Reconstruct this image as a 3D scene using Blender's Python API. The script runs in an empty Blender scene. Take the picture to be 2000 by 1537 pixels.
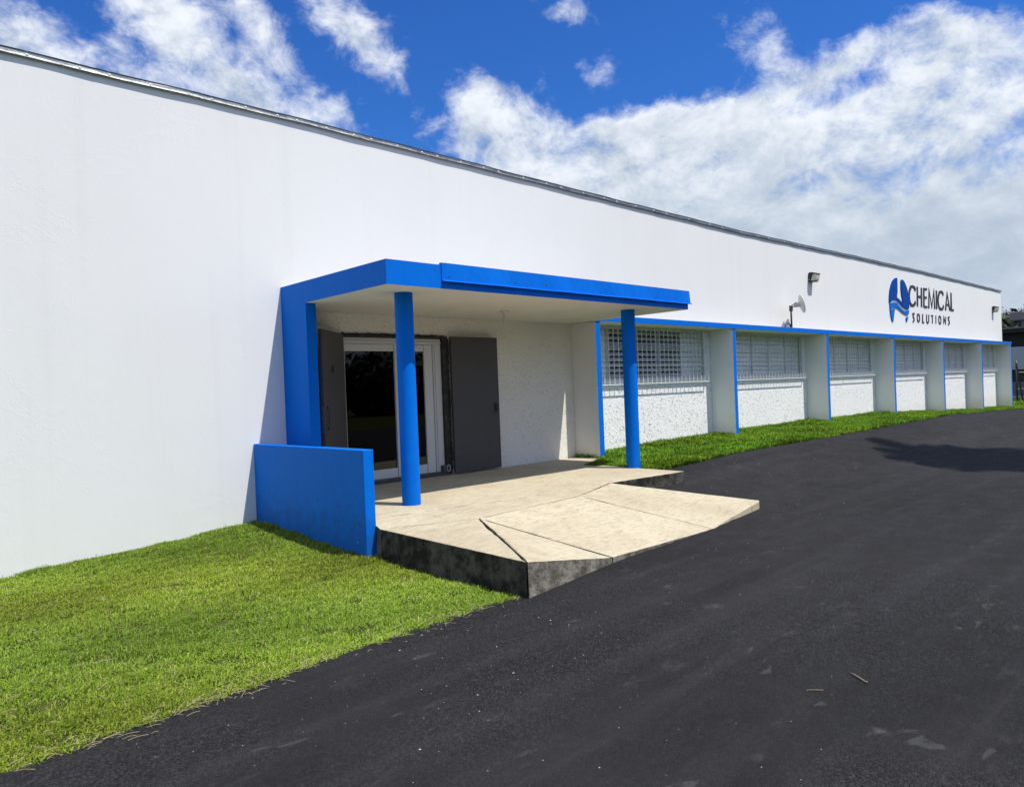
import bpy, bmesh, math, random
import numpy as np
from mathutils import Vector, Matrix

random.seed(7); RNG = np.random.default_rng(11)
S = 8.915            # metres per survey unit (camera-to-wall distance)
Z0 = .187            # eye height above the asphalt, survey units
SC = bpy.context.scene
COL = SC.collection
rad = math.radians

# ------------------------------------------------------------------ camera
cam = bpy.data.cameras.new('camera'); camo = bpy.data.objects.new('camera', cam); COL.objects.link(camo)
cam.sensor_width = 36; cam.lens = 1440 / 2000 * 36; cam.clip_start = .05; cam.clip_end = 3000
RM = ((.72241008, -.03141956, .69075067), (-.69035252, .02386783, .72307933), (-.03920556, -.99922127, -.00444821))
camo.matrix_world = Matrix(((RM[0][0], -RM[0][1], -RM[0][2], 0), (RM[1][0], -RM[1][1], -RM[1][2], 0),
                            (RM[2][0], -RM[2][1], -RM[2][2], Z0 * S), (0, 0, 0, 1)))
SC.camera = camo

# ------------------------------------------------------------------ light
SUN = Vector((.185, -.47, 1.0)).normalized()        # towards the sun
sd = bpy.data.lights.new('sun', 'SUN'); sd.energy = 3.5; sd.angle = rad(.5); sd.color = (1, .945, .87)
so = bpy.data.objects.new('sun', sd); COL.objects.link(so)
so.rotation_euler = SUN.to_track_quat('Z', 'Y').to_euler(); so.location = SUN * 60
SC.view_settings.view_transform = 'Standard'; SC.view_settings.look = 'None'
SC.view_settings.exposure = .56; SC.view_settings.gamma = 1; SC.view_settings.use_curve_mapping = False
try:
    SC.cycles.max_bounces = 8; SC.cycles.diffuse_bounces = 4; SC.cycles.use_denoising = True
except Exception: pass


class X:
    """node expression: wraps a float socket, arithmetic makes Math nodes"""
    def __init__(s, nt, k): s.nt, s.k = nt, k
    def _m(s, op, *a):
        n = s.nt.nodes.new('ShaderNodeMath'); n.operation = op
        for i, v in enumerate((s,) + a):
            if isinstance(v, X): s.nt.links.new(v.k, n.inputs[i])
            else: n.inputs[i].default_value = v
        return X(s.nt, n.outputs[0])
    def __add__(s, o): return s._m('ADD', o)
    def __sub__(s, o): return s._m('SUBTRACT', o)
    def __mul__(s, o): return s._m('MULTIPLY', o)
    def __truediv__(s, o): return s._m('DIVIDE', o)
    __radd__ = __add__; __rmul__ = __mul__
    def f(s, op, *a): return s._m(op, *a)
    def step(s, a, b, lo=0., hi=1., t='SMOOTHSTEP'):
        n = s.nt.nodes.new('ShaderNodeMapRange'); n.interpolation_type = t
        s.nt.links.new(s.k, n.inputs[0])
        for i, v in enumerate((a, b, lo, hi)): n.inputs[1 + i].default_value = v
        return X(s.nt, n.outputs[0])


def noise(nt, vec, scale, detail=3., rough=.55, dist=0.):
    n = nt.nodes.new('ShaderNodeTexNoise'); n.inputs['Scale'].default_value = scale
    n.inputs['Detail'].default_value = detail; n.inputs['Roughness'].default_value = rough
    n.inputs['Distortion'].default_value = dist
    if vec is not None: nt.links.new(vec, n.inputs['Vector'])
    return X(nt, n.outputs['Fac'])


def voro(nt, vec, scale, feat='F1', out='Distance'):
    n = nt.nodes.new('ShaderNodeTexVoronoi'); n.feature = feat; n.inputs['Scale'].default_value = scale
    nt.links.new(vec, n.inputs['Vector'])
    return X(nt, n.outputs[out])


def scaled(nt, vec, s, rz=0):
    n = nt.nodes.new('ShaderNodeMapping'); n.inputs['Scale'].default_value = s
    n.inputs['Rotation'].default_value = (0, 0, rz)
    nt.links.new(vec, n.inputs['Vector']); return n.outputs[0]


def mixc(nt, fac, a, b):
    n = nt.nodes.new('ShaderNodeMix'); n.data_type = 'RGBA'
    for sock, v in ((n.inputs[0], fac), (n.inputs[6], a), (n.inputs[7], b)):
        if isinstance(v, X): nt.links.new(v.k, sock)
        elif isinstance(v, (tuple, list)): sock.default_value = (*v[:3], 1)
        elif isinstance(v, (int, float)): sock.default_value = v
        else: nt.links.new(v, sock)
    return n.outputs[2]


# ------------------------------------------------------------------ sky
W = bpy.data.worlds.new('World'); SC.world = W; W.use_nodes = True
nt = W.node_tree; nt.nodes.clear()
sky = nt.nodes.new('ShaderNodeTexSky'); sky.sky_type = 'NISHITA'; sky.sun_disc = False
sky.sun_elevation = math.asin(SUN.z); sky.sun_rotation = math.atan2(SUN.x, SUN.y)
sky.air_density = 1.0; sky.dust_density = .25; sky.ozone_density = 3.0
tc = nt.nodes.new('ShaderNodeTexCoord'); D = tc.outputs['Generated']
sx = nt.nodes.new('ShaderNodeSeparateXYZ'); nt.links.new(D, sx.inputs[0])
dx, dy, dz = (X(nt, sx.outputs[i]) for i in range(3))
# wisps: bend the direction a little before the cloud shapes are looked up
wn = nt.nodes.new('ShaderNodeTexNoise'); wn.inputs['Scale'].default_value = 11; wn.inputs['Detail'].default_value = 5
wn.inputs['Roughness'].default_value = .6
nt.links.new(D, wn.inputs['Vector'])
ws = nt.nodes.new('ShaderNodeSeparateColor'); nt.links.new(wn.outputs['Color'], ws.inputs[0])
az = dy.f('ARCTAN2', dx) * 57.29578 + (X(nt, ws.outputs[0]) - .5) * 4.0
el = dz.f('ARCSINE') * 57.29578 + (X(nt, ws.outputs[1]) - .5) * 3.4
CL = [(79.2, 22.0, 4.44, 2.84, -149.0, 1.2), (69.0, 23.8, 7.02, 2.61, -145.0, 1.05), (71.5, 26.2, 1.94, 1.09, -169.0, 0.6), (70.5, 20.4, 3.84, 1.53, -148.0, 0.5), (64.7, 19.9, 3.2, 1.77, -136.0, 0.65), (63.7, 25.5, 3.75, 1.5, -134.0, 0.75), (56.1, 24.7, 3.41, 1.98, -129.0, 1.0), (59.2, 27.0, 2.32, 1.35, -144.0, 0.65), (46.7, 22.0, 2.0, 1.76, -104.0, 0.95), (47.7, 18.7, 3.49, 2.76, -139.0, 1.0), (51.9, 21.6, 2.06, 1.02, -120.0, -0.6), (35.0, 17.9, 3.94, 1.96, 176.0, 1.0), (40.5, 16.4, 8.68, 2.73, -156.0, 1.2), (29.5, 15.4, 8.95, 3.01, -173.0, 1.1), (21.8, 15.9, 5.4, 2.41, 168.0, 1.0), (14.4, 14.1, 6.0, 4.25, 168.0, 1.3), (20.0, 10.0, 14.56, 3.75, -161.0, 1.3), (35.9, 13.5, 7.49, 2.94, -160.0, 1.2), (23.3, 20.6, 5.55, 1.62, 162.0, 1.0), (14.7, 21.2, 4.97, 1.26, -173.0, 1.05), (26.6, 23.4, 3.24, 1.87, -125.0, 0.68), (11.8, 18.1, 3.14, 1.85, 171.0, 1.0), (18.4, 19.0, 4.6, 1.33, 153.0, 0.9), (41.2, 26.9, 2.11, 0.82, -175.0, 0.62), (42.5, 22.5, 1.47, 1.07, -119.0, 0.68), (38.6, 22.6, 1.67, 1.0, -156.0, 0.66), (58.8, 19.9, 3.31, 1.42, -162.0, 0.62), (32.3, 19.0, 4.16, 1.4, 177.0, 0.6), (13.3, 5.5, 5.42, 1.98, -174.0, 0.9), (15.1, 10.0, 7.23, 3.63, -171.0, 0.7)]
cov = None
for a0, e0, s1, s2, r, w in CL:
    s1 *= 1.0; s2 *= 1.0
    u = (az - a0) * math.cos(rad(e0)); v = el - e0
    c, s = math.cos(rad(r)), math.sin(rad(r))
    p = (u * (c / s1) + v * (s / s1)); q = (v * (c / s2) - u * (s / s2))
    g = ((p * p + q * q) * -.9).f('EXPONENT') * w
    cov = g if cov is None else cov + g
cov = cov.f('MINIMUM', 1.25)
# cloud over the unseen rest of the sky, thickened to add neutral fill
inside = ((az - 45) * (1 / 46)).f('ABSOLUTE').step(.85, 1.1, 0, 1).f('MAXIMUM', el.step(29, 36))
low = noise(nt, D, 2.2, 3, .5).step(.30, .52, 0, 1)
cov = cov + inside * low * .9 + el.step(15, 6, 0, .8) 
upv = nt.nodes.new('ShaderNodeVectorMath'); upv.operation = 'ADD'; upv.inputs[1].default_value = (.004, -.010, .022)
nt.links.new(D, upv.inputs[0])
n1 = noise(nt, scaled(nt, D, (1, 1, 1.4)), 8, 10, .62, .25)
n2 = noise(nt, scaled(nt, D, (1, 1, 1.2), .6), 27, 8, .66, .5)
dens = (cov + (n1 - .5) * 2.5 + (n2 - .5) * 1.2).step(.36, 1.38)
lit = noise(nt, scaled(nt, D, (1, 1, 1.6)), 11, 9, .6, .3)
n1u = noise(nt, scaled(nt, upv.outputs[0], (1, 1, 1.4)), 8, 10, .62, .25)
n2u = noise(nt, scaled(nt, upv.outputs[0], (1, 1, 1.2), .6), 27, 8, .66, .5)
shade = (cov - .70).step(.0, .6) * .50 + ((n1u - n1) * 1.9 + (n2u - n2) * .35) * el.step(7, 18, .35, 1) + (lit - .5) * .9 - el.step(9, 18) * .26 + .22
shade = shade.step(0, 1, 0, 1)
ccol = mixc(nt, shade, (.86, .90, .95), (.44, .52, .62))
hsv = nt.nodes.new('ShaderNodeHueSaturation'); hsv.inputs['Saturation'].default_value = 1.2
nt.links.new(sky.outputs[0], hsv.inputs['Color'])
sm = nt.nodes.new('ShaderNodeVectorMath'); sm.operation = 'MULTIPLY'; sm.inputs[1].default_value = (.26, .48, .80)
nt.links.new(hsv.outputs[0], sm.inputs[0])
SKY = .125
cm = nt.nodes.new('ShaderNodeVectorMath'); cm.operation = 'SCALE'; cm.inputs['Scale'].default_value = .745 / SKY
nt.links.new(ccol, cm.inputs[0])
bg = nt.nodes.new('ShaderNodeBackground'); bg.inputs['Strength'].default_value = SKY
nt.links.new(mixc(nt, dens * .97, sm.outputs[0], cm.outputs[0]), bg.inputs['Color'])
wo = nt.nodes.new('ShaderNodeOutputWorld'); nt.links.new(bg.outputs[0], wo.inputs[0])

# ------------------------------------------------------------------ materials
def mat(name, col, rough=.6, metal=0., spec=.5, build=None):
    m = bpy.data.materials.new(name); m.use_nodes = True
    t = m.node_tree; b = t.nodes['Principled BSDF']
    b.inputs['Base Color'].default_value = (*col, 1); b.inputs['Roughness'].default_value = rough
    b.inputs['Metallic'].default_value = metal; b.inputs['Specular IOR Level'].default_value = spec
    if build:
        g = t.nodes.new('ShaderNodeNewGeometry')
        build(t, g.outputs['Position'], b)
    return m


def bump(t, b, h, strength=.5, dist=.01):
    n = t.nodes.new('ShaderNodeBump'); n.inputs['Strength'].default_value = strength
    n.inputs['Distance'].default_value = dist
    t.links.new(h.k, n.inputs['Height']); t.links.new(n.outputs[0], b.inputs['Normal'])


def col(t, b, sock): t.links.new(sock, b.inputs['Base Color'])


def f_plaster(t, P, b):
    # trowelled render: thin raised sweeps, shallow hollows, rain streaks under the coping
    w = noise(t, scaled(t, P, (1, 1, 1.3)), 1.3, 6, .62, .8)
    ridge = (w - .5).f('ABSOLUTE').step(0, .02, 1, 0)
    fine = noise(t, P, 55, 4, .6); mid = noise(t, P, 6, 5, .6)
    patch = noise(t, P, .8, 2, .5).step(.45, .6)
    bump(t, b, ridge * patch * .10 + fine * .14 + mid * .35, .45, .010)
    streak = noise(t, scaled(t, P, (5, 5, .12)), 1.0, 4, .6).step(.5, .75) * .35 + noise(t, P, .5, 4, .6).step(.4, .75) * .4
    speck = voro(t, P, 4).step(.02, .045, .5, 0) * noise(t, P, 1.1, 2).step(.5, .62)
    c = mixc(t, streak, (.785, .80, .79), (.735, .745, .735))
    col(t, b, mixc(t, speck * .6, c, (.5, .5, .48)))


def rough(fine, pitc, top, bs, dirtc):
    def f(t, P, b):
        # roughcast: flattened lumps with small pits between
        n = noise(t, P, fine, 3, .6, .5); v = voro(t, P, fine * 1.1, 'SMOOTH_F1')
        pit = n.step(.32, .41)
        bump(t, b, pit * .6 + n * .4 - v * .35, bs, .02)
        X_ = t.nodes.new('ShaderNodeSeparateXYZ'); t.links.new(P, X_.inputs[0])
        z = X(t, X_.outputs[2])
        dirt = (z + noise(t, P, 3, 4) * .5).step(.25, .95, .5, 0)
        c = mixc(t, pit, pitc, top)
        c = mixc(t, noise(t, P, 1.1, 5, .6).step(.5, .75) * .4, c, tuple(q * .88 for q in top))
        col(t, b, mixc(t, dirt, c, dirtc))
    return f


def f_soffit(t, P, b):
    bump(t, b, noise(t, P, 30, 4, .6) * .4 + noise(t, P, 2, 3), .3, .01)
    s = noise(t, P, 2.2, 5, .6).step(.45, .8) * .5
    col(t, b, mixc(t, s, (.83, .795, .72), (.72, .67, .58)))  # warm tint paints in the light bounced up from the slab


def f_fin(t, P, b):
    bump(t, b, noise(t, P, 24, 4, .6), .3, .01)
    X_ = t.nodes.new('ShaderNodeSeparateXYZ'); t.links.new(P, X_.inputs[0])
    z = X(t, X_.outputs[2])
    dirt = (z + noise(t, P, 2.5, 5, .6) * .9).step(.55, 1.25, .55, 0)
    col(t, b, mixc(t, dirt, (.84, .84, .83), (.66, .57, .46)))


def f_blue(t, P, b):
    n = noise(t, P, 3, 5, .6); fine = noise(t, P, 70, 3)
    bump(t, b, n * .6 + fine * .15, .35, .008)
    st = noise(t, scaled(t, P, (6, 6, .35)), 1, 4).step(.45, .8) * .4
    c = mixc(t, st, (.0004, .150, .66), (.0004, .120, .55))
    X_ = t.nodes.new('ShaderNodeSeparateXYZ'); t.links.new(P, X_.inputs[0])
    z = X(t, X_.outputs[2])
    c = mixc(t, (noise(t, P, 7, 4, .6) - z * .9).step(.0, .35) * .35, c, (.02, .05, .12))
    c = mixc(t, noise(t, P, 11, 5, .65).step(.45, .7) * .22, c, (.002, .20, .80))
    chip = (noise(t, P, 20, 3) - (z - .35).f('MAXIMUM', 0) * .12).step(.715, .722)
    col(t, b, mixc(t, chip * .5, c, (.5, .55, .62)))


def f_slab(t, P, b):
    # broomed concrete: fine drag lines, damp blotches, dark grit
    br = noise(t, scaled(t, P, (7, 50, 1), .12), 1.0, 4, .6)
    n = noise(t, P, 1.3, 6, .6); f = noise(t, P, 70, 4, .65)
    grit = noise(t, P, 45, 2).step(.67, .72)
    bump(t, b, br * .8 + f * .5 + noise(t, P, 8, 4) * .4, .55, .008)
    c = mixc(t, n.step(.35, .7), (.53, .475, .345), (.45, .39, .275))
    c = mixc(t, br.step(.46, .70) * .6, c, (.29, .24, .16))
    c = mixc(t, noise(t, scaled(t, P, (14, 60, 1), .12), 1.0, 3, .6).step(.58, .70) * .4, c, (.17, .14, .10))
    c = mixc(t, noise(t, scaled(t, P, (.8, 2, 1)), 2.4, 6, .65).step(.56, .76) * .45, c, (.24, .20, .14))
    c = mixc(t, noise(t, P, 19, 6, .7).step(.55, .72) * .5, c, (.25, .21, .15))
    col(t, b, mixc(t, grit * .6, c, (.09, .075, .06)))


def f_dark_side(t, P, b):  # near-black mottled concrete for the slab's left side and notch face
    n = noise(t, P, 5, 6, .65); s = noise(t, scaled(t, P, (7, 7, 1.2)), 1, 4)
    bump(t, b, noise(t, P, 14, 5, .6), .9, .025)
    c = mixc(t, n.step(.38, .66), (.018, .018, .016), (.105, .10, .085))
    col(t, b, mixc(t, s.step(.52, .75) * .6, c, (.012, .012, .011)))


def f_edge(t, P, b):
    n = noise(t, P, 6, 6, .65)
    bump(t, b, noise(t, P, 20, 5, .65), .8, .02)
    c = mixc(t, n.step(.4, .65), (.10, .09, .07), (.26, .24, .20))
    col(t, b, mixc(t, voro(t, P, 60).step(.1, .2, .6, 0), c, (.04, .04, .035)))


SPOTS = [(3.58, 1.35, 4.94, -13.66, -12.26, -10.84, 1.0), (3.68, 1.25, 4.89, -15.04, -24.4, -21.56, 0.8), (3.0, 1.65, 7.24, -13.69, -13.87, -12.4, 0.6), (4.84, 2.98, 5.38, -8.95, -8.74, -6.99, 0.9), (4.62, 2.29, 4.92, -10.21, -10.99, -9.07, 0.8), (5.39, 1.51, 5.05, -18.74, -18.88, -15.49, 0.9), (5.62, 1.24, 2.9, -13.76, -8.55, -7.01, 0.7), (4.68, 3.29, 10.61, -15.42, -14.74, -11.76, 0.7), (5.7, 2.73, 5.53, -11.84, -10.47, -8.16, 0.6), (3.65, 2.55, 5.27, -7.77, -6.92, -5.87, 0.45), (5.24, 2.14, 4.71, -11.86, -13.4, -10.84, 0.5), (5.51, 2.0, 4.64, -13.17, -16.12, -12.96, 0.5), (3.28, 2.57, 10.69, -14.07, -11.93, -10.26, 0.4), (2.48, 2.84, 7.09, -6.41, -10.83, -9.5, 0.35), (4.3, 2.55, 9.74, -16.85, -19.54, -16.18, -0.9), (3.43, 2.38, 9.12, -13.6, -21.53, -18.51, -0.9), (4.09, 0.91, 3.97, -18.84, -17.75, -15.62, -0.9), (2.67, 2.45, 3.79, -4.28, -8.74, -7.71, -0.5), (2.57, 1.98, 2.26, -3.07, -7.08, -6.36, -0.6), (7.94, 4.46, 1.21, -2.18, -1.35, -0.91, -0.7), (5.24, 4.35, 1.14, -1.4, -2.19, -1.66, -0.7)]


def f_asphalt(t, P, b):
    v = voro(t, P, 95); v2 = voro(t, P, 240); cell = voro(t, P, 95, 'F1', 'Color')
    big = noise(t, scaled(t, P, (.5, .8, 1), .5), .7, 5, .6)
    mid = noise(t, P, 3.5, 5, .62); gr = noise(t, P, 30, 4, .75)
    coarse = noise(t, scaled(t, P, (.5, 1, 1)), .75, 4, .55).step(.40, .60)
    roll = noise(t, scaled(t, P, (.10, 1.7, 1), .06), 1.6, 5, .6)
    bump(t, b, (v.step(0, .75, 1, 0) * (coarse * 1.0 + .25)) + v2.step(0, .7, .3, 0) + gr * (coarse * .8 + .2) + mid * .5, 1.0, .009)
    c = mixc(t, big.step(.3, .7), (.0085, .0083, .0088), (.017, .0165, .0178))
    c = mixc(t, roll.step(.45, .68) * .75, c, (.026, .0255, .0275))
    c = mixc(t, gr.step(.48, .72) * (coarse * .5 + .25), c, (.042, .0415, .044))
    c = mixc(t, cell.step(.35, 1, 0, 1) * (coarse * .65 + .2), c, (.052, .051, .055))
    c = mixc(t, v.step(.05, .32, 1, 0) * (coarse * .6 + .2), c, (.005, .005, .0055))
    dust = noise(t, scaled(t, P, (1.0, 3.2, 1), .25), 1.5, 7, .72).step(.56, .72) * .42
    c = mixc(t, dust, c, (.060, .059, .062))
    scuff = noise(t, scaled(t, P, (.9, 2.0, 1), -.5), 3.2, 4, .55, .8).step(.66, .72) * .5
    c = mixc(t, scuff, c, (.075, .075, .078))
    sp_ = t.nodes.new('ShaderNodeSeparateXYZ'); t.links.new(P, sp_.inputs[0])
    px, py = X(t, sp_.outputs[0]), X(t, sp_.outputs[1]); ragged = (noise(t, scaled(t, P, (1, 1.8, 1), .3), 16, 6, .78) - .5) * 6
    for x0, y0, a, b_, c_, d_, k in SPOTS:                       # scraped, dusty and tarry patches left by use
        p = (px - x0) * a + (py - y0) * b_; q = (px - x0) * c_ + (py - y0) * d_
        g = ((p * p + q * q) * -1 + 1.0 + ragged).step(.1, 2.2) * (abs(k) * .9)
        c = mixc(t, g, c, (.088, .087, .09) if k > 0 else (.008, .008, .0085))
    grit = voro(t, P, 36).step(.04, .06, .9, 0) * noise(t, P, 9, 2).step(.52, .6)
    col(t, b, mixc(t, grit, c, (.22, .22, .21)))
    rg = mid.step(.3, .7, .8, .95); t.links.new(rg.k, b.inputs['Roughness'])


def f_soil(t, P, b):
    n = noise(t, P, 6, 6, .65)
    bump(t, b, noise(t, P, 40, 4), .8, .02)
    c = mixc(t, n.step(.35, .65), (.035, .045, .010), (.075, .085, .02))
    col(t, b, c)


def f_galv(t, P, b):
    n = noise(t, scaled(t, P, (1, 6, 14)), 3, 4, .6); g = voro(t, P, 40, 'F1', 'Color')
    c = mixc(t, n.step(.3, .7), (.13, .145, .15), (.30, .32, .325))
    col(t, b, c)
    bump(t, b, noise(t, P, 2.2, 3) + n * .3, .6, .02)
    t.links.new(g.step(0, 1, .3, .5).k, b.inputs['Roughness'])


def f_door(t, P, b):
    bump(t, b, noise(t, P, 2, 3) + noise(t, P, 60, 3) * .1, .25, .008)
    n = noise(t, P, 4, 5, .65).step(.5, .75) * .4
    col(t, b, mixc(t, n, (.072, .068, .070), (.050, .047, .050)))


def f_leafy(t, P, b):
    a = t.nodes.new('ShaderNodeAttribute'); a.attribute_name = 'tint'
    col(t, b, a.outputs['Color'])


M = {}
M['wall'] = mat('white_plaster', (.8, .8, .8), .75, build=f_plaster, spec=.3)
M['rough'] = mat('white_roughcast', (.8, .8, .8), .85, build=rough(25, (.46, .47, .47), (.86, .862, .862), .85, (.66, .56, .44)), spec=.2)
M['porch'] = mat('bounce_tint_roughcast', (.8, .78, .7), .85, build=rough(40, (.58, .55, .48), (.86, .83, .765), .8, (.70, .68, .62)), spec=.2)  # cream tint puts warm light bounced off the slab into the wall colour
M['soffit'] = mat('soffit_bounce_tint', (.75, .74, .7), .85, build=f_soffit, spec=.2)
M['fin'] = mat('fin_paint', (.75, .75, .75), .8, build=f_fin, spec=.25)
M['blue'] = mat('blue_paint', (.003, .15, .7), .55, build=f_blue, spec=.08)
M['slab'] = mat('broomed_concrete', (.4, .35, .25), .9, build=f_slab, spec=.2)
M['dark_side'] = mat('dark_concrete', (.05, .05, .05), .9, build=f_dark_side, spec=.2)
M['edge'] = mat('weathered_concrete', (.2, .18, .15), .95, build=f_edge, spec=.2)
M['asphalt'] = mat('asphalt', (.04, .04, .04), .88, build=f_asphalt, spec=.25)
M['soil'] = mat('turf_soil', (.06, .07, .02), .95, build=f_soil, spec=.1)
M['galv'] = mat('galvanised_steel', (.4, .42, .42), .35, .85, build=f_galv)
M['door'] = mat('grey_door_paint', (.06, .06, .06), .5, build=f_door, spec=.4)
M['jamb'] = mat('dark_jamb', (.028, .028, .026), .7, build=lambda t, P, b: col(t, b, mixc(t, noise(t, P, 9, 5).step(.45, .7), (.022, .022, .02), (.06, .06, .05))))
M['alu'] = mat('white_aluminium', (.62, .63, .62), .4, spec=.4)
M['louvre'] = mat('louvre_aluminium', (.56, .59, .60), .4, .25, build=lambda t, P, b: col(t, b, mixc(t, noise(t, P, 2.5, 4).step(.35, .7), (.74, .765, .775), (.62, .65, .67))))
M['bar'] = mat('white_bar_paint', (.78, .79, .78), .5)
M['inside'] = mat('interior_paint', (.10, .10, .10), .9)
M['black'] = mat('black_metal', (.012, .012, .014), .45)
M['lens'] = mat('lamp_lens', (.55, .52, .45), .25, spec=.6)
M['dish'] = mat('dish_plastic', (.62, .62, .60), .5)
M['steel'] = mat('dark_steel_pipe', (.07, .075, .08), .5, .4)
M['porc'] = mat('porcelain', (.66, .66, .62), .4)
M['logo_d'] = mat('logo_deep_blue', (.0002, .055, .30), .6, spec=.08)
M['logo_l'] = mat('logo_mid_blue', (.004, .15, .55), .6, spec=.08)
M['letter'] = mat('letter_black', (.010, .011, .016), .5)
M['leaf'] = mat('leaf', (.06, .09, .02), .6, build=f_leafy, spec=.25)
M['blade'] = mat('grass_blade', (.1, .16, .02), .6, build=f_leafy, spec=.06)
M['bark'] = mat('bark', (.09, .075, .06), .95)
M['pebble'] = mat('pebble', (.45, .44, .42), .9, build=lambda t, P, b: col(t, b, mixc(t, noise(t, P, 30, 2).step(.35, .65), (.14, .14, .14), (.48, .47, .45))))
M['straw'] = mat('dry_straw', (.42, .35, .20), .8)
M['palm'] = mat('palm_leaf', (.05, .08, .02), .6)
M['dry'] = mat('dry_twig', (.24, .20, .14), .9)
M['kerb'] = mat('kerb_concrete', (.45, .40, .31), .9)
M['roofing'] = mat('roof_felt', (.25, .25, .26), .9)
M['charcoal'] = mat('charcoal_render', (.022, .022, .026), .85)
M['greyblk'] = mat('grey_render', (.16, .155, .16), .85)
M['shutter'] = mat('pale_shutter', (.42, .50, .58), .5)
gm = bpy.data.materials.new('tinted_glass'); gm.use_nodes = True
t = gm.node_tree; t.nodes.remove(t.nodes['Principled BSDF'])
tr = t.nodes.new('ShaderNodeBsdfTransparent'); tr.inputs[0].default_value = (.05, .052, .052, 1)
gl = t.nodes.new('ShaderNodeBsdfGlossy'); gl.inputs['Roughness'].default_value = .012
fr = t.nodes.new('ShaderNodeFresnel'); fr.inputs[0].default_value = 1.5
mx = t.nodes.new('ShaderNodeMixShader')
t.links.new(fr.outputs[0], mx.inputs[0]); t.links.new(tr.outputs[0], mx.inputs[1]); t.links.new(gl.outputs[0], mx.inputs[2])
t.links.new(mx.outputs[0], t.nodes['Material Output'].inputs[0])
M['glass'] = gm

# ------------------------------------------------------------------ mesh helpers
def U(x, y, z): return (x * S, y * S, (z + Z0) * S)


class MB:
    def __init__(s): s.v, s.f, s.m = [], [], []
    def add(s, vs, fs, m=0):
        o = len(s.v); s.v += [tuple(map(float, p)) for p in vs]
        for f in fs: s.f.append([o + i for i in f]); s.m.append(m)
        return s
    def box(s, x0, x1, y0, y1, z0, z1, mats=None):     # metres; mats = (-x,+x,-y,+y,-z,+z)
        vs = [(x, y, z) for x in (x0, x1) for y in (y0, y1) for z in (z0, z1)]
        fs = [(0, 1, 3, 2), (4, 6, 7, 5), (0, 4, 5, 1), (2, 3, 7, 6), (0, 2, 6, 4), (1, 5, 7, 3)]
        for i, f in enumerate(fs): s.add([vs[k] for k in f], [(0, 1, 2, 3)], mats[i] if mats else 0)
        return s
    def ubox(s, x0, x1, y0, y1, z0, z1, mats=None):    # survey units
        return s.box(x0 * S, x1 * S, y0 * S, y1 * S, (z0 + Z0) * S, (z1 + Z0) * S, mats)
    def prism(s, poly, axis, a, b, m=0, caps=True):    # polygon in the two other axes, extruded a..b
        def P(q, h):
            return {'x': (h, q[0], q[1]), 'y': (q[0], h, q[1]), 'z': (q[0], q[1], h)}[axis]
        n = len(poly)
        s.add([P(q, a) for q in poly] + [P(q, b) for q in poly],
              [(i, (i + 1) % n, n + (i + 1) % n, n + i) for i in range(n)] + ([tuple(range(n))[::-1], tuple(range(n, 2 * n))] if caps else []), m)
        return s
    def tube(s, pts, r, n=8, m=0, cap=True, r1=None):
        pts = [Vector(p) for p in pts]; rings = []
        for i, p in enumerate(pts):
            d = (pts[min(i + 1, len(pts) - 1)] - pts[max(i - 1, 0)]).normalized()
            a = d.orthogonal().normalized() if not rings else (la - d * la.dot(d)).normalized()
            la = a; b_ = d.cross(a)
            rr = r if r1 is None else r + (r1 - r) * i / (len(pts) - 1)
            rings.append([p + (a * math.cos(k * 2 * math.pi / n) + b_ * math.sin(k * 2 * math.pi / n)) * rr for k in range(n)])
        fs = []
        for i in range(len(pts) - 1):
            for k in range(n): fs.append((i * n + k, i * n + (k + 1) % n, (i + 1) * n + (k + 1) % n, (i + 1) * n + k))
        if cap: fs += [tuple(range(n))[::-1], tuple(range((len(pts) - 1) * n, len(pts) * n))]
        return s.add([tuple(v) for R in rings for v in R], fs, m)
    def lathe(s, prof, o, ax=Vector((0, 0, 1)), n=24, m=0):
        ax = Vector(ax).normalized(); a = ax.orthogonal().normalized(); b_ = ax.cross(a); o = Vector(o)
        vs = [o + ax * h + (a * math.cos(k * 2 * math.pi / n) + b_ * math.sin(k * 2 * math.pi / n)) * r for r, h in prof for k in range(n)]
        fs = [(i * n + k, i * n + (k + 1) % n, (i + 1) * n + (k + 1) % n, (i + 1) * n + k) for i in range(len(prof) - 1) for k in range(n)]
        return s.add([tuple(v) for v in vs], fs, m)


WO = {}                                     # world origin of every object


def empty(name, loc):
    o = bpy.data.objects.new(name, None); COL.objects.link(o); o.location = loc; o.empty_display_size = .3
    WO[o] = Vector(loc); return o


def tag(o, label=None, cat=None, group=None, kind=None):
    for k, v in (('label', label), ('category', cat), ('group', group), ('kind', kind)):
        if v: o[k] = v
    return o


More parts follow.
